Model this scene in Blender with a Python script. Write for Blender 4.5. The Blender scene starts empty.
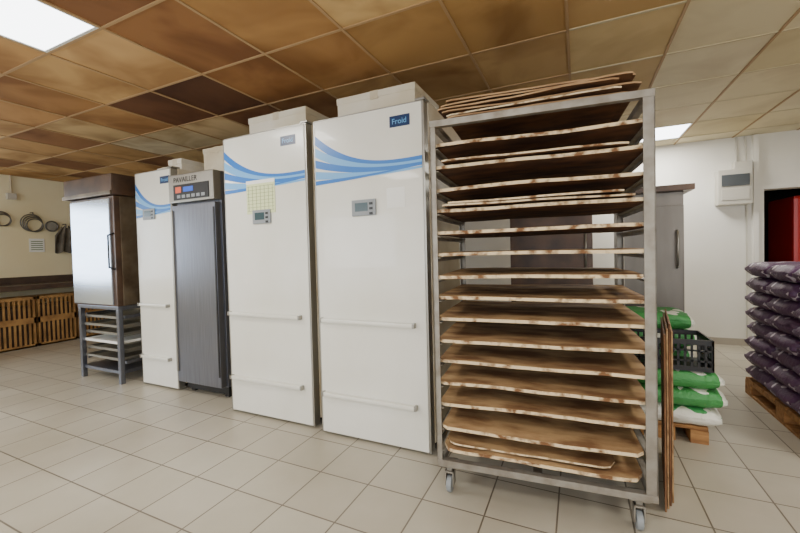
import bpy, bmesh, math, random
from mathutils import Vector, Matrix, noise
random.seed(7)
S=bpy.context.scene
COL=S.collection

def lin(c):
    return tuple(((v/255)/12.92 if v/255<=0.04045 else ((v/255+0.055)/1.055)**2.4) for v in c)+(1,)

# ---------------------------------------------------------------- materials
def mat(name,c,rough=0.5,metal=0.0,c2=None,scale=4.0,detail=4,bump=0.0,stretch=None,lo=0.35,hi=0.65,emit=0,spec=None,coat=0):
    m=bpy.data.materials.new(name); m.use_nodes=True
    nt=m.node_tree; b=nt.nodes['Principled BSDF']
    b.inputs['Base Color'].default_value=lin(c)
    b.inputs['Roughness'].default_value=rough
    b.inputs['Metallic'].default_value=metal
    if coat: b.inputs['Coat Weight'].default_value=coat
    if spec is not None: b.inputs['Specular IOR Level'].default_value=spec
    if emit:
        b.inputs['Emission Color'].default_value=lin(c); b.inputs['Emission Strength'].default_value=emit
    if c2 or bump:
        tc=nt.nodes.new('ShaderNodeTexCoord'); mp=nt.nodes.new('ShaderNodeMapping')
        nt.links.new(tc.outputs['Object'],mp.inputs['Vector'])
        if stretch: mp.inputs['Scale'].default_value=stretch
        n=nt.nodes.new('ShaderNodeTexNoise'); n.inputs['Scale'].default_value=scale; n.inputs['Detail'].default_value=detail
        nt.links.new(mp.outputs['Vector'],n.inputs['Vector'])
        if c2:
            r=nt.nodes.new('ShaderNodeValToRGB')
            r.color_ramp.elements[0].position=lo; r.color_ramp.elements[0].color=lin(c)
            r.color_ramp.elements[1].position=hi; r.color_ramp.elements[1].color=lin(c2)
            nt.links.new(n.outputs['Fac'],r.inputs['Fac']); nt.links.new(r.outputs['Color'],b.inputs['Base Color'])
        if bump:
            bp=nt.nodes.new('ShaderNodeBump'); bp.inputs['Strength'].default_value=bump; bp.inputs['Distance'].default_value=0.01
            nt.links.new(n.outputs['Fac'],bp.inputs['Height']); nt.links.new(bp.outputs['Normal'],b.inputs['Normal'])
    return m

M={}
M['white']=mat('enamel_white',(228,227,218),0.28,c2=(218,216,203),scale=1.5,coat=0.2)
M['body']=mat('aged_white_panel',(212,203,180),0.45,c2=(186,170,138),scale=3)
M['alu']=mat('aluminium_trim',(160,158,150),0.35,0.8)
M['dark']=mat('dark_rubber',(35,33,31),0.7)
M['black']=mat('black_plastic',(22,22,24),0.4)
M['steel']=mat('brushed_steel',(118,121,132),0.30,0.85,c2=(134,137,147),scale=3,stretch=(60,60,1),bump=0.03)
M['steel_l']=mat('polished_steel',(208,217,232),0.18,0.9,c2=(192,203,218),scale=3,stretch=(1,1,30))
M['steel_t']=mat('stained_steel',(128,114,94),0.4,0.6,c2=(92,78,62),scale=5)
M['steel_g']=mat('grey_dull_steel',(122,116,108),0.4,0.5,c2=(98,92,84),scale=3,stretch=(1,1,.3))
M['galv']=mat('dull_aluminium_frame',(150,145,134),0.5,0.35,c2=(120,110,96),scale=14,detail=5,lo=0.40,hi=0.75,bump=0.05)
M['hood']=mat('dark_hood',(64,50,42),0.35,0.3,c2=(98,74,56),scale=4)
M['blue']=mat('blue_vinyl',(36,112,192),0.3)
M['blue2']=mat('light_blue_vinyl',(110,172,222),0.3)
M['navy']=mat('navy_badge',(24,50,90),0.3)
M['grey']=mat('grey_plastic',(135,140,142),0.4)
M['lcd']=mat('lcd',(60,80,85),0.2)
M['disp']=mat('blue_display',(50,90,190),0.2,emit=0.4)
M['orange']=mat('orange_label',(220,90,50),0.4)
M['paper']=mat('paper',(235,235,228),0.8)
M['green_p']=mat('paper_green',(214,220,170),0.8)
M['ink']=mat('ink',(110,130,90),0.8)
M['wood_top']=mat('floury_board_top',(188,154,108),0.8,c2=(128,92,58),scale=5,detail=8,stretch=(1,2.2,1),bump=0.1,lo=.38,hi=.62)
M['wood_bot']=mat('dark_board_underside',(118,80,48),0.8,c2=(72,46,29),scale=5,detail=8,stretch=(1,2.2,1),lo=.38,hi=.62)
M['wood_edge']=mat('worn_board_edge',(222,200,160),0.85,c2=(116,80,48),scale=22,detail=6,lo=0.48,hi=0.64)
M['wood_br']=mat('brown_plywood',(144,102,66),0.75,c2=(94,62,38),scale=6,stretch=(1,4,1),detail=6)
M['wood_lt']=mat('pale_plywood',(180,146,104),0.75,c2=(134,100,66),scale=6,stretch=(1,1,4),detail=6)
M['pallet']=mat('pallet_wood',(180,134,82),0.8,c2=(140,98,58),scale=5,stretch=(1,6,6))
M['cream_wall']=mat('cream_wall_paint',(236,228,196),0.7,c2=(228,216,176),scale=0.9)
M['white_wall']=mat('white_wall_paint',(234,232,224),0.7,c2=(226,222,210),scale=0.9)
M['base']=mat('tile_skirting',(170,162,148),0.45)
M['worktop']=mat('brown_worktop',(84,66,52),0.4,c2=(60,46,38),scale=6)
M['crate']=mat('tan_crate',(170,130,76),0.6,c2=(132,96,54),scale=6)
M['wire']=mat('steel_wire',(110,108,104),0.4,0.7)
M['cloth']=mat('grey_cloth',(110,104,92),0.9,c2=(80,75,66),scale=8,bump=0.3)
M['box']=mat('white_carton',(222,216,200),0.7,c2=(206,196,170),scale=3)
M['ebox']=mat('electrical_box_plastic',(196,192,180),0.5)
M['smoke']=mat('smoked_window',(80,86,90),0.15)
M['red']=mat('red_enamel',(205,40,34),0.35)
M['bar']=mat('ceiling_grid_bar',(170,138,96),0.6)
M['barw']=mat('ceiling_grid_bar_pale',(196,182,146),0.6)
M['lamp']=mat('lamp_diffuser',(246,250,255),0.5,emit=7.0)
M['frame']=mat('window_frame_paint',(220,220,215),0.4)
M['darkroom']=mat('dark_wall',(44,42,40),0.9)

def bagmat(name,base,mark,edge,th,sc=9):
    m=bpy.data.materials.new(name); m.use_nodes=True; nt=m.node_tree; b=nt.nodes['Principled BSDF']
    b.inputs['Roughness'].default_value=0.5
    tc=nt.nodes.new('ShaderNodeTexCoord')
    sep=nt.nodes.new('ShaderNodeSeparateXYZ'); nt.links.new(tc.outputs['Object'],sep.inputs[0])
    w=nt.nodes.new('ShaderNodeTexNoise'); w.inputs['Scale'].default_value=sc; w.inputs['Detail'].default_value=1
    nt.links.new(tc.outputs['Object'],w.inputs['Vector'])
    r=nt.nodes.new('ShaderNodeValToRGB'); r.color_ramp.interpolation='CONSTANT'
    r.color_ramp.elements[0].color=lin(base); r.color_ramp.elements[1].position=th; r.color_ramp.elements[1].color=lin(mark)
    nt.links.new(w.outputs['Fac'],r.inputs['Fac'])
    ab=nt.nodes.new('ShaderNodeMath'); ab.operation='ABSOLUTE'; nt.links.new(sep.outputs['X'],ab.inputs[0])
    gt=nt.nodes.new('ShaderNodeMath'); gt.operation='GREATER_THAN'; gt.inputs[1].default_value=edge; nt.links.new(ab.outputs[0],gt.inputs[0])
    mx=nt.nodes.new('ShaderNodeMixRGB'); nt.links.new(gt.outputs[0],mx.inputs['Fac'])
    nt.links.new(r.outputs['Color'],mx.inputs['Color1']); mx.inputs['Color2'].default_value=lin(mark)
    nt.links.new(mx.outputs['Color'],b.inputs['Base Color'])
    n2=nt.nodes.new('ShaderNodeTexNoise'); n2.inputs['Scale'].default_value=22; n2.inputs['Detail'].default_value=3; n2.inputs['Distortion'].default_value=1.5
    nt.links.new(tc.outputs['Object'],n2.inputs['Vector'])
    bp=nt.nodes.new('ShaderNodeBump'); bp.inputs['Strength'].default_value=.7; bp.inputs['Distance'].default_value=.012
    nt.links.new(n2.outputs['Fac'],bp.inputs['Height']); nt.links.new(bp.outputs['Normal'],b.inputs['Normal'])
    return m
M['bag_g']=bagmat('green_white_sack',(62,142,72),(228,228,214),0.235,0.63)
M['bag_w']=bagmat('white_sack',(226,224,212),(60,146,80),0.9,0.60)
M['bag_p']=bagmat('purple_sack',(92,62,94),(208,196,206),0.9,0.63,sc=16)

def floor_mat():
    m=bpy.data.materials.new('floor_tiles'); m.use_nodes=True; nt=m.node_tree; b=nt.nodes['Principled BSDF']
    tc=nt.nodes.new('ShaderNodeTexCoord'); mp=nt.nodes.new('ShaderNodeMapping')
    nt.links.new(tc.outputs['Object'],mp.inputs['Vector']); mp.inputs['Location'].default_value=(0.1,0.12,0)
    br=nt.nodes.new('ShaderNodeTexBrick'); br.offset=0; br.squash=1
    br.inputs['Scale'].default_value=1; br.inputs['Brick Width'].default_value=0.30; br.inputs['Row Height'].default_value=0.30
    br.inputs['Mortar Size'].default_value=0.0038; br.inputs['Mortar Smooth'].default_value=0.1
    br.inputs['Color1'].default_value=lin((190,184,168)); br.inputs['Color2'].default_value=lin((181,174,157)); br.inputs['Mortar'].default_value=lin((112,103,90))
    nt.links.new(mp.outputs['Vector'],br.inputs['Vector'])
    n=nt.nodes.new('ShaderNodeTexNoise'); n.inputs['Scale'].default_value=1.3; n.inputs['Detail'].default_value=7
    nt.links.new(tc.outputs['Object'],n.inputs['Vector'])
    r=nt.nodes.new('ShaderNodeValToRGB'); r.color_ramp.elements[0].position=0.3; r.color_ramp.elements[0].color=(0.76,0.74,0.70,1); r.color_ramp.elements[1].position=0.65; r.color_ramp.elements[1].color=(1,1,1,1)
    nt.links.new(n.outputs['Fac'],r.inputs['Fac'])
    mx=nt.nodes.new('ShaderNodeMixRGB'); mx.blend_type='MULTIPLY'; mx.inputs['Fac'].default_value=1
    nt.links.new(br.outputs['Color'],mx.inputs['Color1']); nt.links.new(r.outputs['Color'],mx.inputs['Color2'])
    nt.links.new(mx.outputs['Color'],b.inputs['Base Color'])
    rr=nt.nodes.new('ShaderNodeMapRange'); rr.inputs['To Min'].default_value=0.26; rr.inputs['To Max'].default_value=0.46
    nt.links.new(n.outputs['Fac'],rr.inputs['Value']); nt.links.new(rr.outputs[0],b.inputs['Roughness'])
    bp=nt.nodes.new('ShaderNodeBump'); bp.invert=True; bp.inputs['Strength'].default_value=0.3; bp.inputs['Distance'].default_value=0.004
    nt.links.new(br.outputs['Fac'],bp.inputs['Height']); nt.links.new(bp.outputs['Normal'],b.inputs['Normal'])
    return m

def ceil_mat():
    m=bpy.data.materials.new('stained_ceiling_tiles'); m.use_nodes=True; nt=m.node_tree; b=nt.nodes['Principled BSDF']
    b.inputs['Roughness'].default_value=0.75; b.inputs['Specular IOR Level'].default_value=0.3
    at=nt.nodes.new('ShaderNodeAttribute'); at.attribute_name='tile'
    tc=nt.nodes.new('ShaderNodeTexCoord')
    n=nt.nodes.new('ShaderNodeTexNoise'); n.inputs['Scale'].default_value=2.0; n.inputs['Detail'].default_value=3; n.inputs['Distortion'].default_value=.6
    nt.links.new(tc.outputs['Object'],n.inputs['Vector'])
    r=nt.nodes.new('ShaderNodeValToRGB'); r.color_ramp.elements[0].position=0.34; r.color_ramp.elements[0].color=(0.56,0.45,0.34,1); r.color_ramp.elements[1].position=0.58; r.color_ramp.elements[1].color=(1.06,1.04,1.0,1)
    nt.links.new(n.outputs['Fac'],r.inputs['Fac'])
    sp=nt.nodes.new('ShaderNodeSeparateXYZ'); nt.links.new(tc.outputs['Object'],sp.inputs[0])
    mr=nt.nodes.new('ShaderNodeMapRange'); mr.inputs['From Min'].default_value=-.6; mr.inputs['From Max'].default_value=.6; mr.inputs['To Min'].default_value=.85; mr.inputs['To Max'].default_value=.35
    nt.links.new(sp.outputs['X'],mr.inputs['Value'])
    mx=nt.nodes.new('ShaderNodeMixRGB'); mx.blend_type='MULTIPLY'
    nt.links.new(mr.outputs[0],mx.inputs['Fac'])
    nt.links.new(at.outputs['Color'],mx.inputs['Color1']); nt.links.new(r.outputs['Color'],mx.inputs['Color2'])
    nt.links.new(mx.outputs['Color'],b.inputs['Base Color'])
    return m

# ---------------------------------------------------------------- mesh helpers
def new_obj(name,bm,mats,parent=None,smooth=False):
    me=bpy.data.meshes.new(name); bm.normal_update(); bm.to_mesh(me); bm.free()
    for m in (mats if isinstance(mats,(list,tuple)) else [mats]): me.materials.append(m)
    if smooth:
        for p in me.polygons: p.use_smooth=True
    o=bpy.data.objects.new(name,me); COL.objects.link(o)
    if parent: o.parent=parent
    return o
def addbox(bm,x,y,z,mi=0):
    r=bmesh.ops.create_cube(bm,size=1)
    for v in r['verts']:
        v.co=Vector((x[0]+(v.co.x+.5)*(x[1]-x[0]),y[0]+(v.co.y+.5)*(y[1]-y[0]),z[0]+(v.co.z+.5)*(z[1]-z[0])))
    fs={f for v in r['verts'] for f in v.link_faces}
    for f in fs: f.material_index=mi
    return r['verts']
def bevel(bm,w,seg=2):
    bmesh.ops.bevel(bm,geom=bm.edges[:],offset=w,segments=seg,profile=0.7,affect='EDGES')
def addcyl(bm,c,r,h,axis='Z',seg=20,mi=0,r2=None):
    rot={'Z':Matrix.Identity(4),'X':Matrix.Rotation(math.pi/2,4,'Y'),'Y':Matrix.Rotation(math.pi/2,4,'X')}[axis]
    q=bmesh.ops.create_cone(bm,cap_ends=True,segments=seg,radius1=r,radius2=r if r2 is None else r2,depth=h,matrix=Matrix.Translation(c)@rot)
    for f in {f for v in q['verts'] for f in v.link_faces}: f.material_index=mi
class A:
    def __init__(s,name,loc=(0,0,0),rz=0):
        s.e=bpy.data.objects.new(name,None); COL.objects.link(s.e); s.e.location=loc; s.e.rotation_euler=(0,0,rz); s.e.empty_display_size=0.1
    def box(s,n,x,y,z,m,bv=0):
        bm=bmesh.new(); addbox(bm,x,y,z)
        if bv: bevel(bm,bv)
        return new_obj(n,bm,m,s.e)
    def boxes(s,n,lst,m,bv=0):
        bm=bmesh.new()
        for b in lst: addbox(bm,*b)
        if bv: bevel(bm,bv)
        return new_obj(n,bm,m,s.e)
    def cyl(s,n,c,r,h,m,axis='Z',seg=24):
        bm=bmesh.new(); addcyl(bm,c,r,h,axis,seg); return new_obj(n,bm,m,s.e)
    def tube(s,n,pts,r,m,cyc=False):
        cu=bpy.data.curves.new(n,'CURVE'); cu.dimensions='3D'; cu.bevel_depth=r; cu.bevel_resolution=3
        sp=cu.splines.new('POLY'); sp.points.add(len(pts)-1); sp.use_cyclic_u=cyc
        for p,q in zip(sp.points,pts): p.co=(*q,1)
        cu.materials.append(m); o=bpy.data.objects.new(n,cu); COL.objects.link(o); o.parent=s.e; return o
    def text(s,n,t,loc,size,m,rot=(math.pi/2,0,0)):
        cu=bpy.data.curves.new(n,'FONT'); cu.body=t; cu.size=size; cu.extrude=0.0006; cu.materials.append(m)
        o=bpy.data.objects.new(n,cu); COL.objects.link(o); o.location=loc; o.rotation_euler=rot; o.parent=s.e; return o
def solid(name,boxes,m):
    bm=bmesh.new()
    for b in boxes: addbox(bm,*b)
    return new_obj(name,bm,m)

# ---------------------------------------------------------------- room
XL,XR,YB,YF,ZC=-7.35,3.8,5.71,-3.5,2.43
T=0.15
bm=bmesh.new(); addbox(bm,(XL-T,XR+T),(YF-T,YB+2.2),(-0.1,0)); new_obj('floor',bm,floor_mat())
wy0,wy1,wz0,wz1=-.6,1.6,0.75,2.1
solid('wall_left',[((XL-T,XL),(YF-T,wy0),(0,ZC)),((XL-T,XL),(wy1,YB+T),(0,ZC)),((XL-T,XL),(wy0,wy1),(0,wz0)),((XL-T,XL),(wy0,wy1),(wz1,ZC))],M['cream_wall'])
solid('wall_right',[((XR,XR+T),(YF-T,YB+T),(0,ZC))],M['white_wall'])
dx0,dx1,dz=1.91,2.8,1.80
solid('wall_back',[((XL,dx0),(YB,YB+T),(0,ZC)),((dx1,XR),(YB,YB+T),(0,ZC)),((dx0,dx1),(YB,YB+T),(dz,ZC))],M['white_wall'])
fw=[(-5.6,-3.6),(-2.4,-0.3),(0.8,2.9)]
bx=[];px=XL
for a,b in fw:
    bx.append(((px,a),(YF-T,YF),(0,ZC))); bx.append(((a,b),(YF-T,YF),(0,0.8))); bx.append(((a,b),(YF-T,YF),(2.1,ZC))); px=b
bx.append(((px,XR),(YF-T,YF),(0,ZC)))
solid('wall_front',bx,M['white_wall'])
w=A('window_1',(XL-0.07,0,0))
wm=(wy0+wy1)/2
bs=[((-.03,.03),(wy0+.002,wy0+.06),(wz0+.002,wz1-.002)),((-.03,.03),(wy1-.06,wy1-.002),(wz0+.002,wz1-.002)),((-.03,.03),(wm-.03,wm+.03),(wz0+.06,wz1-.06)),((-.03,.03),(wy0+.06,wy1-.06),(wz0+.002,wz0+.06)),((-.03,.03),(wy0+.06,wy1-.06),(wz1-.06,wz1-.002))]
w.boxes('frame',bs,M['frame'])
for i,(a,b) in enumerate(fw):
    w=A('window_%d'%(i+2),(0,YF-0.07,0)); c=(a+b)/2
    w.boxes('frame',[((a+.002,a+.06),(-.03,.03),(.802,2.098)),((b-.06,b-.002),(-.03,.03),(.802,2.098)),((c-.03,c+.03),(-.03,.03),(.86,2.04)),((a+.06,b-.06),(-.03,.03),(.802,.86)),((a+.06,b-.06),(-.03,.03),(2.04,2.098))],M['frame'])
solid('trim_1',[((dx0-.05,dx0),(YB-.03,YB),(0,dz+.05)),((dx1,dx1+.05),(YB-.03,YB),(0,dz+.05)),((dx0,dx1),(YB-.03,YB),(dz,dz+.05))],M['white_wall'])
solid('trim_2',[((dx0-.10,dx0-.055),(YB-.06,YB),(0,ZC-.01))],M['white_wall'])
solid('wall_corridor',[((dx0-.7,dx0-.6),(YB+T,YB+2.1),(0,ZC)),((dx1+.8,dx1+.9),(YB+T,YB+2.1),(0,ZC)),((dx0-.7,dx1+.9),(YB+2.1,YB+2.2),(0,ZC))],M['darkroom'])
solid('baseboard_back',[((XL+.02,dx0-.11),(YB-.015,YB),(0,.08))],M['base'])
solid('baseboard_left',[((XL,XL+.015),(YF+.02,YB-.02),(0,.08))],M['base'])
# ceiling
GX=0.56; GY=.598; gx0=-0.04; gy0=1.21
lamps=[(-5,-1),(1,6),(-1,-3),(-5,-5),(3,-3),(3,1),(-10,-3)]  # first two panels are in view; the others are added unseen for light
dark={(-6,1):(100,64,38),(-5,1):(88,56,34),(-4,1):(144,102,60),(-4,0):(142,100,60),(-3,0):(166,126,76),(-3,1):(160,120,74),(-2,1):(170,134,84),(-5,0):(198,162,112),(-6,0):(192,156,104),
(-7,1):(172,132,84),(-7,2):(212,196,158),(-8,2):(220,204,168),(-8,1):(196,168,122),(-9,2):(176,138,88),(-6,2):(206,182,140),(-1,1):(172,136,84),(0,1):(184,150,98),(-5,2):(120,82,52),(-4,2):(140,102,64),(-9,1):(140,98,60),(-7,0):(158,116,68),(-8,0):(176,134,84),(-5,3):(168,132,88),(-6,3):(120,84,54),(0,2):(204,180,132),(0,3):(196,170,124)}
bm=bmesh.new(); cl=bm.loops.layers.float_color.new('tile')
kx0=math.floor((XL-gx0)/GX); kx1=math.ceil((XR-gx0)/GX)
ky0=math.floor((YF-gy0)/GY); ky1=math.ceil((YB-gy0)/GY)
for i in range(kx0,kx1):
    for j in range(ky0,ky1):
        x0=max(gx0+i*GX,XL);x1=min(gx0+(i+1)*GX,XR);y0=max(gy0+j*GY,YF);y1=min(gy0+(j+1)*GY,YB)
        if x1<=x0 or y1<=y0: continue
        if (i,j) in lamps: continue
        if (i,j) in dark: c=dark[(i,j)]
        elif i>=0 and j>=2: c=random.choice([(220,208,174),(224,214,184),(212,198,158)])
        elif j>=2 and i>=-3: c=random.choice([(184,152,104),(166,132,86)])
        else: c=random.choice([(190,154,104),(172,134,86),(202,170,118),(156,116,72),(128,88,54),(186,146,94)])
        f=bm.faces.new([bm.verts.new(p) for p in ((x0,y0,ZC),(x0,y1,ZC),(x1,y1,ZC),(x1,y0,ZC))])
        for l in f.loops: l[cl]=lin(c)
new_obj('ceiling',bm,ceil_mat())
solid('ceiling_slab',[((XL-T,XR+T),(YF-T,YB+2.2),(ZC+.08,ZC+.2))],M['darkroom'])
bw=0.008
bm=bmesh.new()
for i in range(kx0+1,kx1): addbox(bm,(gx0+i*GX-bw,gx0+i*GX+bw),(YF,YB),(ZC-.006,ZC+.03),0)
for j in range(ky0+1,ky1):
    addbox(bm,(XL,gx0),(gy0+j*GY-bw,gy0+j*GY+bw),(ZC-.005,ZC+.03),0)
    addbox(bm,(gx0,XR),(gy0+j*GY-bw,gy0+j*GY+bw),(ZC-.005,ZC+.03),1)
new_obj('trim_3',bm,[M['bar'],M['barw']])
def area(name,loc,rot,sx,sy,power,color):
    l=bpy.data.lights.new(name,'AREA'); l.shape='RECTANGLE'; l.size=sx; l.size_y=sy; l.energy=power; l.color=color
    o=bpy.data.objects.new(name,l); COL.objects.link(o); o.location=loc; o.rotation_euler=rot; return o
for (i,j) in lamps:
    x0=gx0+i*GX+bw;y0=gy0+j*GY+bw; q=GX-2*bw; r=GY-2*bw
    a=A('ceiling_light_panel',(x0,y0,ZC))
    a.box('diffuser',(0.015,q-.015),(0.015,r-.015),(.0,.02),M['lamp'])
    a.boxes('frame',[((0,.015),(0,r),(-.004,.03)),((q-.015,q),(0,r),(-.004,.03)),((.015,q-.015),(0,.015),(-.004,.03)),((.015,q-.015),(r-.015,r),(-.004,.03))],M['frame'])
    o=area('panel_lamp',(q/2,r/2,-.02),(0,0,0),.5,.5,27 if (i,j)!=(1,6) else 34,(1,.96,.88)); o.parent=a.e

# ---------------------------------------------------------------- freezers
def swoosh(a,x0,x1,zt,yf):
    strips=[(zt-.13,zt-.335,.030,.016,M['blue'],3.0),(zt-.21,zt-.352,.030,.011,M['blue2'],2.7),(zt-.285,zt-.365,.026,.009,M['blue'],2.4),(zt-.36,zt-.385,.026,.006,M['blue2'],1.8),(zt-.41,zt-.372,.014,.003,M['blue'],1.4)]
    for k,(za,zb,ta,tb,m,p) in enumerate(strips):
        bm=bmesh.new(); prev=None
        for s in range(41):
            t=s/40; x=x0+(x1-x0)*t; f=(1-t)**p
            z=zb+(za-zb)*f-0.012*math.sin(math.pi*t); h=tb+(ta-tb)*(1-t)**1.3
            y=yf-.0008-.0004*k
            c=(bm.verts.new((x,y,z-h)),bm.verts.new((x,y,z+h)))
            if prev: bm.faces.new((prev[0],c[0],c[1],prev[1]))
            prev=c
        new_obj('swoosh_decal_%d'%(k+1),bm,m,a.e)
def freezer(x0,x1,yf,zt,depth=.78,calendar=False,label=False,ctl=(.48,1.475)):
    a=A('upright_freezer',(x0,yf,0)); W=x1-x0
    zb=.05
    a.box('cabinet_body',(0,W),(.07,depth),(zb,zt),M['body'],.006)
    a.boxes('base_plinth',[((.03,W-.03),(.1,depth-.03),(0,zb))],M['dark'])
    a.box('door_gasket',(.02,W-.02),(.055,.07),(zb+.02,zt-.02),M['dark'])
    a.box('door_panel',(.016,W-.016),(0,.055),(zb-.03,zt-.012),M['white'],.008)
    a.boxes('door_edge_trim',[((.004,.016),(.004,.066),(zb-.035,zt-.006)),((W-.016,W-.004),(.004,.066),(zb-.035,zt-.006)),((.016,W-.016),(.004,.05),(zt-.012,zt-.004))],M['alu'],.002)
    for k,z in enumerate((.765,.28)):
        a.box('bumper_rail_%d'%(k+1),(.04,W-.09),(-.03,.0),(z-.012,z+.012),M['white'],.008)
        a.boxes('rail_end_%d'%(k+1),[((.03,.045),(-.034,0),(z-.015,z+.015)),((W-.095,W-.08),(-.034,0),(z-.015,z+.015))],M['alu'],.003)
    a.boxes('hinges',[((W-.06,W+.0),(.01,.09),(zt+.001,zt+.014)),((W-.06,W),(.06,.10),(zb-.04,zb-.027))],M['alu'],.002)
    swoosh(a,.018,W-.018,zt,0)
    cx,cz=ctl; cx*=W
    a.box('control_panel',(cx-.085,cx+.085),(-.012,0),(cz-.05,cz+.05),M['grey'],.006)
    a.box('control_screen',(cx-.06,cx+.03),(-.0135,-.011),(cz-.022,cz+.03),M['lcd'],.0)
    a.boxes('control_buttons',[((cx+.042,cx+.065),(-.015,-.011),(cz+.015-.03*q,cz+.03-.03*q)) for q in range(3)],M['black'])
    a.box('maker_badge',(W*.72,W*.72+.13),(-.003,0),(zt-.135,zt-.07),M['navy'],.0)
    a.text('badge_lettering','Froid',(W*.72+.015,-.0035,zt-.118),.045,M['blue2'])
    if calendar:
        a.box('notice_sheet',(W*.30,W*.30+.27),(-.004,0),(1.50,1.74),M['green_p'])
        rows=[]
        for r in range(8): rows.append(((W*.30+.01,W*.30+.26),(-.005,-.004),(1.52+r*.025,1.522+r*.025)))
        for c in range(7): rows.append(((W*.30+.02+c*.038,W*.30+.0225+c*.038),(-.005,-.004),(1.52,1.70)))
        a.boxes('notice_grid',rows,M['ink'])
        a.box('notice_header',(W*.30,W*.30+.27),(-.0055,-.004),(1.715,1.74),M['paper'])
    if label:
        a.box('label_sticker',(W*.68,W*.68+.12),(-.002,0),(1.46,1.58),M['paper'])
    return a
freezer(-1.569,-.785,2.051,2.068,label=True)
freezer(-2.438,-1.645,2.081,2.087,calendar=True)
freezer(-3.779,-3.25,2.221,1.996,ctl=(.40,1.60))

# ---------------------------------------------------------------- steel refrigerator
def steel_fridge(x0,x1,yf,zt,depth=.72):
    a=A('steel_refrigerator',(x0,yf,0)); W=x1-x0
    a.box('cabinet_body',(0,W),(.06,depth),(.10,zt),M['steel'],.005)
    a.boxes('feet',[((x,x+.05),(y,y+.05),(0,.10)) for x in (.04,W-.09) for y in (.1,depth-.1)],M['black'],.004)
    a.box('door_panel',(.01,W-.01),(0,.058),(.11,zt-.26),M['steel'],.006)
    a.box('head_panel',(.0,W),(-.015,.06),(zt-.24,zt),M['alu'],.01)
    a.box('kick_plate',(.02,W-.02),(.08,.1),(.03,.10),M['black'])
    a.box('display_panel',(.07,W-.05),(-.02,-.014),(zt-.22,zt-.09),M['black'],.003)
    a.box('display',(.2,.32),(-.023,-.019),(zt-.155,zt-.115),M['disp'])
    a.box('warning_label',(.10,.17),(-.022,-.019),(zt-.16,zt-.11),M['orange'])
    a.boxes('buttons',[((.12+.06*k,.16+.06*k),(-.023,-.019),(zt-.205,zt-.18)) for k in range(6)],M['grey'])
    a.text('maker_lettering','PAVAILLER',(.07,-.0165,zt-.070),.062,M['black'])
    a.boxes('door_edge_grip',[((.01,.03),(-.012,0),(.2,zt-.3))],M['alu'],.004)
    a.box('door_hinge_strip',(W-.03,W-.015),(-.006,0),(.2,zt-.3),M['black'],.002)
steel_fridge(-3.215,-2.66,2.187,1.905)

# ---------------------------------------------------------------- oven and stand
OX,OY=-4.70,2.13; W=.75
a=A('bakery_oven',(OX,OY,0))
a.box('oven_body',(0,W),(.05,.68),(.745,1.80),M['steel_t'],.008)
a.box('top_hood',(-.05,W+.03),(-.03,.70),(1.802,2.0),M['hood'],.015)
a.boxes('hood_lip',[((-.05,W+.03),(-.045,-.03),(1.802,1.84))],M['steel_t'],.004)
a.box('door_frame',(.0,W),(.0,.05),(.745,1.795),M['hood'],.006)
a.box('door_panel',(.03,W-.05),(-.018,.0),(.76,1.775),M['steel_l'],.006)
a.tube('door_handle',[(W-.02,0,1.1),(W-.02,-.05,1.12),(W-.02,-.05,1.42),(W-.02,0,1.44)],.009,M['black'])
a.box('side_vent',(W,W+.006),(.25,.5),(1.6,1.72),M['dark'])
a.tube('gas_pipe',[(W+.03,.5,.76),(W+.03,.5,1.3),(W+.03,.3,1.55),(W+.03,.25,1.79)],.012,M['wire'])
a=A('oven_stand',(OX,OY,0))
D=.66
a.boxes('legs',[((x,x+.04),(y,y+.04),(0.0,.71)) for x in (0.06,W-.04) for y in (.0,D-.04)],M['steel'],.004)
a.boxes('top_frame',[((0.05,W),(.0,D),(.71,.744))],M['steel'],.004)
a.boxes('lower_shelf',[((.06,W-.01),(.02,D-.01),(.09,.12))],M['steel'],.003)
a.boxes('tray_rails',[((x,x+.012),(.05,D-.05),(.2+k*.08,.21+k*.08)) for k in range(6) for x in (.10,W-.062)],M['alu'])
a.boxes('side_braces',[((0.065,.09),(.06,D-.05),(z,z+.03)) for z in (.18,.62)]+[((W-.035,W-.01),(.06,D-.05),(z,z+.03)) for z in (.18,.62)],M['steel'])
for k in range(6):
    z=.213+k*.08
    a.boxes('baking_tray_%d'%(k+1),[((.105,W-.055),(.04+.02*(k%2),.58),(z,z+.004)),((.105,W-.055),(.03+.02*(k%2),.04+.02*(k%2)),(z,z+.024)),((.105,.11),(.04,.58),(z+.004,z+.024)),((W-.06,W-.055),(.04,.58),(z+.004,z+.024))],M['alu'] if k!=2 else M['paper'])

# ---------------------------------------------------------------- boxes on top
def carton(name,x,y,z,rz=0,m=None):
    a=A(name,(x[0],y[0],z[0]),rz); W=x[1]-x[0];D=y[1]-y[0];H=z[1]-z[0]
    a.box('carton_body',(0,W),(0,D),(0,H),m or M['box'],.006)
    a.boxes('lid',[((-.004,W+.004),(-.004,D+.004),(H-.04,H+.004))],m or M['box'],.003)
    a.box('packing_tape',(W/2-.03,W/2+.03),(-.0055,D+.0055),(H-.05,H+.006),M['body'])
    return a
carton('storage_carton',(-1.50,-.92),(2.25,2.7),(2.07,2.26))
carton('storage_carton',(-2.36,-1.80),(2.28,2.75),(2.09,2.28))
carton('storage_carton',(-3.70,-3.50),(2.4,2.65),(1.998,2.06))
carton('storage_carton',(-3.46,-3.28),(2.35,2.65),(1.998,2.10))
carton('storage_carton',(-3.05,-2.72),(2.4,2.8),(1.907,2.16),m=M['body'])

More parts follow.
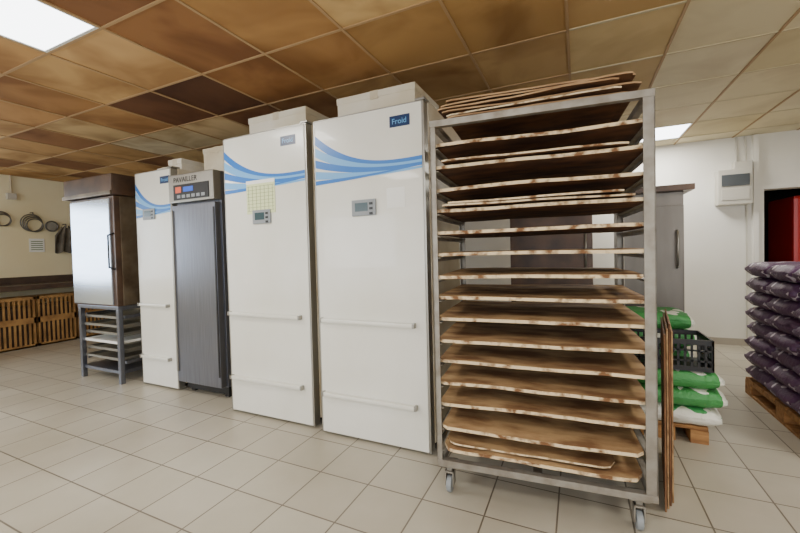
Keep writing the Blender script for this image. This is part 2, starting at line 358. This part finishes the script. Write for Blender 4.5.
# ---------------------------------------------------------------- rack
def board(name,parent,x0,x1,y0,y1,z,th=.012,warp=.01,seed=0,mats=None,rz=0,rc=.03,droop=0):
    nx,ny=30,10
    bm=bmesh.new(); V=[[None]*(ny+1) for _ in range(nx+1)],[[None]*(ny+1) for _ in range(nx+1)]
    cx,cy=(x0+x1)/2,(y0+y1)/2
    for i in range(nx+1):
        for j in range(ny+1):
            u=i/nx;v=j/ny
            x=x0+(x1-x0)*u; y=y0+(y1-y0)*v
            dxx=min(x-x0,x1-x)
            if j==0 and rc>0 and dxx<rc: y+=rc*(1-math.sqrt(max(0,1-(1-dxx/rc)**2)))
            if j==0: y+=.006*noise.noise(Vector((x*9,seed*3.1,0)))
            w=warp*(noise.noise(Vector((u*2+seed*5.3,v*1.3,seed)))*1.2)+droop*(math.sin(math.pi*u)*-1)
            xr=cx+(x-cx)*math.cos(rz)-(y-cy)*math.sin(rz); yr=cy+(x-cx)*math.sin(rz)+(y-cy)*math.cos(rz)
            V[0][i][j]=bm.verts.new((xr,yr,z+w)); V[1][i][j]=bm.verts.new((xr,yr,z+w+th))
    for i in range(nx):
        for j in range(ny):
            f=bm.faces.new((V[1][i][j],V[1][i+1][j],V[1][i+1][j+1],V[1][i][j+1])); f.material_index=0
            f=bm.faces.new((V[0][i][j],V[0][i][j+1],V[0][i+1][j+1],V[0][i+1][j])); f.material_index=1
    for i in range(nx):
        for j in (0,ny):
            q=(V[0][i][j],V[0][i+1][j],V[1][i+1][j],V[1][i][j]); f=bm.faces.new(q if j==0 else q[::-1]); f.material_index=2
    for j in range(ny):
        for i in (0,nx):
            q=(V[0][i][j],V[1][i][j],V[1][i][j+1],V[0][i][j+1]); f=bm.faces.new(q if i==0 else q[::-1]); f.material_index=2
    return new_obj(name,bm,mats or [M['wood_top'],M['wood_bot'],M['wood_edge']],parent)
RX,RY,RR=-.640,1.742,math.radians(4.5)
rk=A('bakers_board_rack',(RX,RY,0),RR)
RW,RD,RH=.925,.68,1.82
ZB=.15
def Lpost(x,y,sx,sy,w=.03,w2=.04):
    t=.005
    return [((min(x,x+sx*w),max(x,x+sx*w)),(min(y,y+sy*t),max(y,y+sy*t)),(ZB,RH)),((min(x,x+sx*t),max(x,x+sx*t)),(min(y,y+sy*w2),max(y,y+sy*w2)),(ZB,RH))]
rk.boxes('uprights',Lpost(0,0,1,1,.026)+Lpost(RW,0,-1,1,.042,.05)+Lpost(0,RD,1,-1)+Lpost(RW,RD,-1,-1),M['galv'])
rk.boxes('base_frame',[((0,RW),(-.004,.03),(ZB,ZB+.03)),((0,RW),(RD-.03,RD+.004),(ZB,ZB+.03)),((0,.03),(0,RD),(ZB,ZB+.03)),((RW-.03,RW),(0,RD),(ZB,ZB+.03)),((RW/2-.02,RW/2+.02),(.03,RD-.03),(ZB+.005,ZB+.025))],M['galv'],.002)
rk.boxes('top_frame',[((0,RW),(-.004,.03),(RH-.03,RH)),((0,RW),(RD-.03,RD),(RH-.03,RH)),((0,.03),(0,RD),(RH-.03,RH)),((RW-.03,RW),(0,RD),(RH-.03,RH))],M['galv'],.002)
N=15; z0=.232; dzs=.1045
rk.boxes('shelf_rails',[q for k in range(N) for q in [((.006,.035),(.01,RD-.01),(z0+k*dzs-.012,z0+k*dzs-.008)),((.006,.010),(.01,RD-.01),(z0+k*dzs-.028,z0+k*dzs-.008)),((RW-.035,RW-.006),(.01,RD-.01),(z0+k*dzs-.012,z0+k*dzs-.008)),((RW-.010,RW-.006),(.01,RD-.01),(z0+k*dzs-.028,z0+k*dzs-.008))]],M['galv'])
for k in range(N):
    random.seed(k+50)
    yo=.008+random.random()*.012
    if k in (0,1,8): yo=-.02
    wide=yo>0
    board('shelf_board_%d'%(k+1),rk.e,.012 if wide else .03,RW-(.012 if wide else .048),yo,yo+.64,z0+k*dzs,th=.015,warp=.006,seed=k,rc=.06 if k in (0,) else (.03 if k==1 else .010))
board('spare_board_1',rk.e,.04,.78,.0,.62,z0+0*dzs+.028,th=.008,warp=.006,seed=31,rc=.07)
board('spare_board_2',rk.e,.05,.85,-.01,.60,z0+11*dzs+.026,th=.008,warp=.005,seed=32,rz=.02,rc=.01)
board('spare_board_3',rk.e,.09,.82,-.02,.60,z0+11*dzs+.039,th=.008,warp=.005,seed=33,rz=-.03,rc=.01)
board('spare_board_4',rk.e,.05,.83,-.01,.60,z0+13*dzs+.026,th=.008,warp=.005,seed=34,rz=.02,rc=.01)
for n,(x,y) in enumerate(((.05,.05),(RW-.06,.05),(.05,RD-.05),(RW-.06,RD-.05))):
    bm=bmesh.new(); addcyl(bm,(x,y,.04),.04,.025,'X',28); bevel(bm,.003,1); new_obj('caster_wheel_%d'%(n+1),bm,M['grey'],rk.e)
    rk.boxes('caster_fork_%d'%(n+1),[((x-.021,x-.016),(y-.02,y+.03),(.035,.11)),((x+.016,x+.021),(y-.02,y+.03),(.035,.11)),((x-.021,x+.021),(y-.026,y+.033),(.104,.11)),((x-.035,x+.035),(y-.04,y+.04),(ZB-.012,ZB)),((x-.012,x+.012),(y-.012,y+.012),(.11,ZB-.011))],M['galv'])
tb=A('wooden_board_stack',(RX,RY,RH),RR)
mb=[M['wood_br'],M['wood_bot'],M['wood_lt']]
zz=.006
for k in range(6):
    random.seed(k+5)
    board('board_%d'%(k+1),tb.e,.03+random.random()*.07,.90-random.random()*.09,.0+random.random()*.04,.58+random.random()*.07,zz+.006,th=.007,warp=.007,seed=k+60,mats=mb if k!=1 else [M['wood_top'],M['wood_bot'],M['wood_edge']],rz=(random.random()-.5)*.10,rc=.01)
    zz+=.0145

lb=A('leaning_plywood_sheets',(.338,2.02,0),math.radians(-8))
for k in range(4):
    lb.box('sheet_%d'%(k+1),(k*.010,k*.010+.007),(.0+.03*k,.52+.02*k),(0,.80+.02*((k*7)%3)),M['wood_lt'] if k%2 else M['wood_br'],.002)

# ---------------------------------------------------------------- objects behind
def tall_cab(name,x,y,zt,m1,depth=.6,doors=1):
    a=A(name,(x[0],y,0)); W=x[1]-x[0]
    a.box('cabinet_body',(0,W),(.05,depth),(.1,zt),m1,.005)
    a.boxes('feet',[((xx,xx+.05),(yy,yy+.05),(0,.1)) for xx in (.03,W-.08) for yy in (.08,depth-.08)],M['black'])
    for d in range(doors):
        a.box('door_%d'%(d+1),(W*d/doors+.008,W*(d+1)/doors-.008),(0,.045),(.13,zt-.12),m1,.005)
        a.tube('handle_%d'%(d+1),[(W*(d+1)/doors-.06,0,1.0),(W*(d+1)/doors-.06,-.04,1.02),(W*(d+1)/doors-.06,-.04,1.3),(W*(d+1)/doors-.06,0,1.32)],.01,M['alu'])
    a.box('top_panel',(-.02,W+.06),(-.05,depth),(zt,zt+.05),M['hood'],.004)
    return a
tall_cab('steel_storage_cabinet',(.34,.83),4.0,1.66,M['steel_g'])
tall_cab('dark_filler_cabinet',(-.62,.12),3.9,1.75,M['hood'],doors=1)  # cabinet made up to keep the view through the rack dark

# ---------------------------------------------------------------- sacks
def sack(name,parent,c,L,Wd,H,m,rz=0,seed=0):
    bm=bmesh.new(); bmesh.ops.create_cube(bm,size=2); bmesh.ops.subdivide_edges(bm,edges=bm.edges[:],cuts=13,use_grid_fill=True)
    for v in bm.verts:
        x,y,z=v.co
        ex=(1-abs(x)**6)**.5 if abs(x)<1 else 0; ey=(1-abs(y)**6)**.5 if abs(y)<1 else 0
        f=.18+.82*ex*ey
        nx=x*(1-.05*y*y*abs(y)); ny=y*(1-.06*x*x*abs(x))
        n=noise.noise(Vector((x*2.2+seed*7,y*2.2,z+seed)))*.12+noise.noise(Vector((x*6+seed*3,y*6,z*3)))*.07
        v.co=Vector((nx*L/2+n*.03,ny*Wd/2+n*.03,max(-H/2,min(H/2,z*H/2*f+n*H*.5*(1-abs(z)*.3)))))
    o=new_obj(name,bm,m,parent,smooth=True); o.location=c; o.rotation_euler=(0,0,rz); return o
def pallet(x,y,W,D,H=.13,rz=0):
    a=A('wooden_pallet',(x,y,0),rz)
    n=max(4,int(D/.15))
    a.boxes('top_planks',[((0,W),(D*k/n+.01,D*(k+1)/n-.01),(H-.02,H)) for k in range(n)],M['pallet'],.002)
    a.boxes('stringers',[((xx,xx+.09),(0,D),(H-.04,H-.02)) for xx in (0,W/2-.045,W-.09)],M['pallet'],.002)
    a.boxes('blocks',[((xx,xx+.09),(yy,yy+.12),(.02,H-.04)) for xx in (0,W/2-.045,W-.09) for yy in (0,D/2-.06,D-.12)],M['pallet'],.002)
    a.boxes('bottom_planks',[((xx,xx+.09),(0,D),(0,.02)) for xx in (0,W/2-.045,W-.09)],M['pallet'],.002)
SX,SY=.27,2.80
pallet(SX,SY,.42,.85,.10)
fs=A('flour_sack_stack',(SX,SY,.102))
for k in range(3):
    sack('sack_%d'%(2*k+1),fs.e,(.23+.02*(k%2),.17,.055+k*.110),.54,.38,.110,M['bag_g'] if k else M['bag_w'],rz=.06*(k-1),seed=k+1)
for k in range(5):
    sack('sack_%d'%(k+4),fs.e,(.19+.015*(k%2),.60,.060+k*.124),.54,.42,.122,M['bag_g'],rz=-.05*(k%3-1),seed=k+11)
cw,cd,ch=.42,.32,.19
cr=A('black_plastic_crate',(SX+.03,SY+.01,.102+.332))
lst=[((0,cw),(0,cd),(0,.008)),((0,cw),(0,.012),(ch-.03,ch)),((0,cw),(cd-.012,cd),(ch-.03,ch)),((0,.012),(0,cd),(ch-.03,ch)),((cw-.012,cw),(0,cd),(ch-.03,ch)),((0,cw),(0,.01),(.008,.03)),((cw-.01,cw),(0,cd),(.008,.03)),((0,.01),(0,cd),(.008,.03))]
for k in range(13):
    xx=k*(cw-.012)/12; lst+= [((xx,xx+.012),(0,.008),(.03,ch-.03)),((xx,xx+.012),(cd-.008,cd),(.03,ch-.03))]
for k in range(9):
    yy=k*(cd-.012)/8; lst+= [((0,.008),(yy,yy+.012),(.03,ch-.03)),((cw-.008,cw),(yy,yy+.012),(.03,ch-.03))]
for z in (.33,.66): lst+=[((0,cw),(0,.008),(ch*z-.005,ch*z+.005)),((cw-.008,cw),(0,cd),(ch*z-.005,ch*z+.005))]
cr.boxes('crate_lattice',lst,M['black'])

PX,PY=1.20,2.75
pallet(PX,PY,.8,1.17,.13)
ps=A('flour_sack_stack',(PX,PY,.132))
n=0
for k in range(8):
    for j in range(3):
        for i in range(2):
            n+=1; random.seed(n)
            sack('sack_%d'%n,ps.e,(.20+.40*i+random.uniform(-.02,.02),.19+.39*j+random.uniform(-.015,.015),.0575+k*.115),.42,.41,.115,M['bag_p'],rz=random.uniform(-.05,.05),seed=n*.37)

# ---------------------------------------------------------------- back wall fittings
e=A('electrical_distribution_box',(1.47,YB-.14,1.64))
e.box('enclosure',(0,.31),(0,.14),(0,.40),M['ebox'],.012)
e.box('window_cover',(.03,.28),(-.012,.0),(.21,.34),M['smoke'],.005)
e.box('lower_cover',(.03,.28),(-.008,.0),(.05,.18),M['ebox'],.005)
e.box('cable_entry_box',(.16,.32),(.04,.14),(.402,.49),M['ebox'],.006)
e.tube('cable_1',[(.2,.12,.49),(.2,.12,.78)],.010,M['ebox'])
e.tube('cable_2',[(.28,.12,.49),(.28,.12,.78)],.010,M['ebox'])
e.tube('cable_3',[(.29,.12,0),(.29,.12,-.6),(.29,.12,-1.55)],.008,M['ebox'])
v=A('red_vending_machine',(2.34,YB+.45,0))
v.box('cabinet',(0,.8),(0,.7),(.05,1.75),M['red'],.04)
v.box('plinth',(.03,.77),(.03,.67),(0,.05),M['black'])
v.box('selection_panel',(.1,.55),(-.01,0),(.9,1.6),M['black'],.01)
v.cyl('dial',(.2,-.02,.75),.07,.03,M['black'],'Y')
v.box('dispenser_slot',(.15,.6),(-.008,0),(.35,.6),M['dark'],.01)

# ---------------------------------------------------------------- left wall fittings
c=A('workbench',(XL+.02,1.0,0))
c.box('worktop',(0,.52),(0,4.5),(.80,.87),M['worktop'],.008)
c.boxes('legs',[((xx,xx+.05),(yy,yy+.05),(0,.8)) for xx in (.02,.43) for yy in (.02,4.42)],M['steel'])
c.box('splashback',(0,.02),(0,4.5),(.87,.97),M['worktop'],.003)
def bread_crate(y):
    a=A('bread_crate',(XL+.08,y,0)); W=.44;D=.38;H=.71
    l=[((0,D),(0,W),(0,.02))]
    for z in (0,.33,.37,H-.05): 
        l+=[((D-.02,D),(0,W),(z,z+.04)),((0,.02),(0,W),(z,z+.04)),((0,D),(0,.02),(z,z+.04)),((0,D),(W-.02,W),(z,z+.04))]
    nn=9
    for k in range(nn):
        yy=k*(W-.024)/(nn-1); l+=[((D-.014,D-.004),(yy,yy+.024),(.02,H-.02)),((.004,.014),(yy,yy+.024),(.02,H-.02))]
    for k in range(7):
        xx=k*(D-.025)/6; l+=[((xx,xx+.025),(.004,.014),(.02,H-.02)),((xx,xx+.025),(W-.014,W-.004),(.02,H-.02))]
    a.boxes('slatted_sides',l,M['crate'])
    a.box('bread_liner',(.03,D-.06),(.03,W-.03),(.025,H-.14),M['worktop'])
for y in (1.28,1.75,2.22,2.69,3.16,3.63): bread_crate(y)
def ring(cy,cz,r,n=36,jx=0): return [(jx,cy+r*math.cos(2*math.pi*k/n),cz+r*math.sin(2*math.pi*k/n)) for k in range(n)]
h=A('wire_coil',(XL+.03,2.83,0))
for k in range(4): h.tube('loop_%d'%(k+1),ring(.010*k,1.76-.012*k,.125-.010*k,jx=.008*k),.007,M['wire'],True)
h.tube('hook',[(-.03,0,1.91),(.05,0,1.91),(.05,0,1.87)],.007,M['wire'])
h=A('wire_coil',(XL+.03,2.5,0))
for k in range(3): h.tube('loop_%d'%(k+1),ring(.01*k,1.80-.01*k,.10-.010*k,jx=.008*k),.007,M['wire'],True)
h=A('wall_notice',(XL+.003,2.80,1.33)); h.box('sheet',(0,.004),(0,.18),(0,.20),M['paper']); h.boxes('print_lines',[((.004,.005),(.02,.16),(.03+.03*k,.042+.03*k)) for k in range(5)],M['ink'])
h=A('hanging_sieve',(XL+.03,3.06,0)); h.tube('rim',ring(0,1.72,.075,jx=.02),.010,M['wire'],True); h.cyl('mesh_disc',(.01,0,1.72),.072,.006,M['alu'],'X')
h=A('hanging_apron',(XL+.03,3.22,0))
bm=bmesh.new(); rows=[]
for i in range(15):
    z=1.72-.40*i/14; wv=.05+.10*min(1,i/5)
    rows.append([bm.verts.new((.06+.03*math.sin(j*1.3+i*.2)*min(1,i/4),-wv+2*wv*j/14,z-.02*math.sin(j*.9))) for j in range(15)])
for i in range(14):
    for j in range(14): bm.faces.new((rows[i][j],rows[i+1][j],rows[i+1][j+1],rows[i][j+1]))
o=new_obj('apron_cloth',bm,M['cloth'],h.e,True); sm=o.modifiers.new('s','SOLIDIFY'); sm.thickness=.01
h.tube('hook',[(-.03,0,1.76),(.06,0,1.76),(.06,0,1.72)],.008,M['wire'])
h=A('wall_conduit',(XL+.03,2.62,0)); h.tube('pipe',[(0,0,2.15),(0,0,2.42)],.013,M['body']); h.box('junction_box',(-.03,.03),(-.05,.05),(2.08,2.17),M['ebox'],.005)

# ---------------------------------------------------------------- lights
area('window_daylight',(XL+.02,wm,(wz0+wz1)/2),(0,-math.pi/2,0),wz1-wz0-.1,wy1-wy0-.1,50,(.80,.90,1.0))
for i,(p,q) in enumerate(fw):
    area('window_daylight',((p+q)/2,YF+.02,1.45),(math.pi/2,0,0),q-p-.1,1.2,58,(.92,.95,1.0))
wd=bpy.data.worlds.new('sky'); S.world=wd; wd.use_nodes=True
wd.node_tree.nodes['Background'].inputs['Color'].default_value=(.72,.86,1,1); wd.node_tree.nodes['Background'].inputs['Strength'].default_value=2.5

# ---------------------------------------------------------------- camera
cdt=bpy.data.cameras.new('camera'); cam=bpy.data.objects.new('camera',cdt); COL.objects.link(cam)
cdt.sensor_width=36; cdt.lens=382/800*36; cdt.shift_y=-5.6/800; cdt.clip_start=.05
cam.matrix_world=Matrix.Translation((0,0,1.2))@Matrix.Rotation(math.radians(25.06),4,'Z')@Matrix.Rotation(math.radians(90-1.41),4,'X')@Matrix.Rotation(math.radians(-1.45),4,'Z')
S.camera=cam
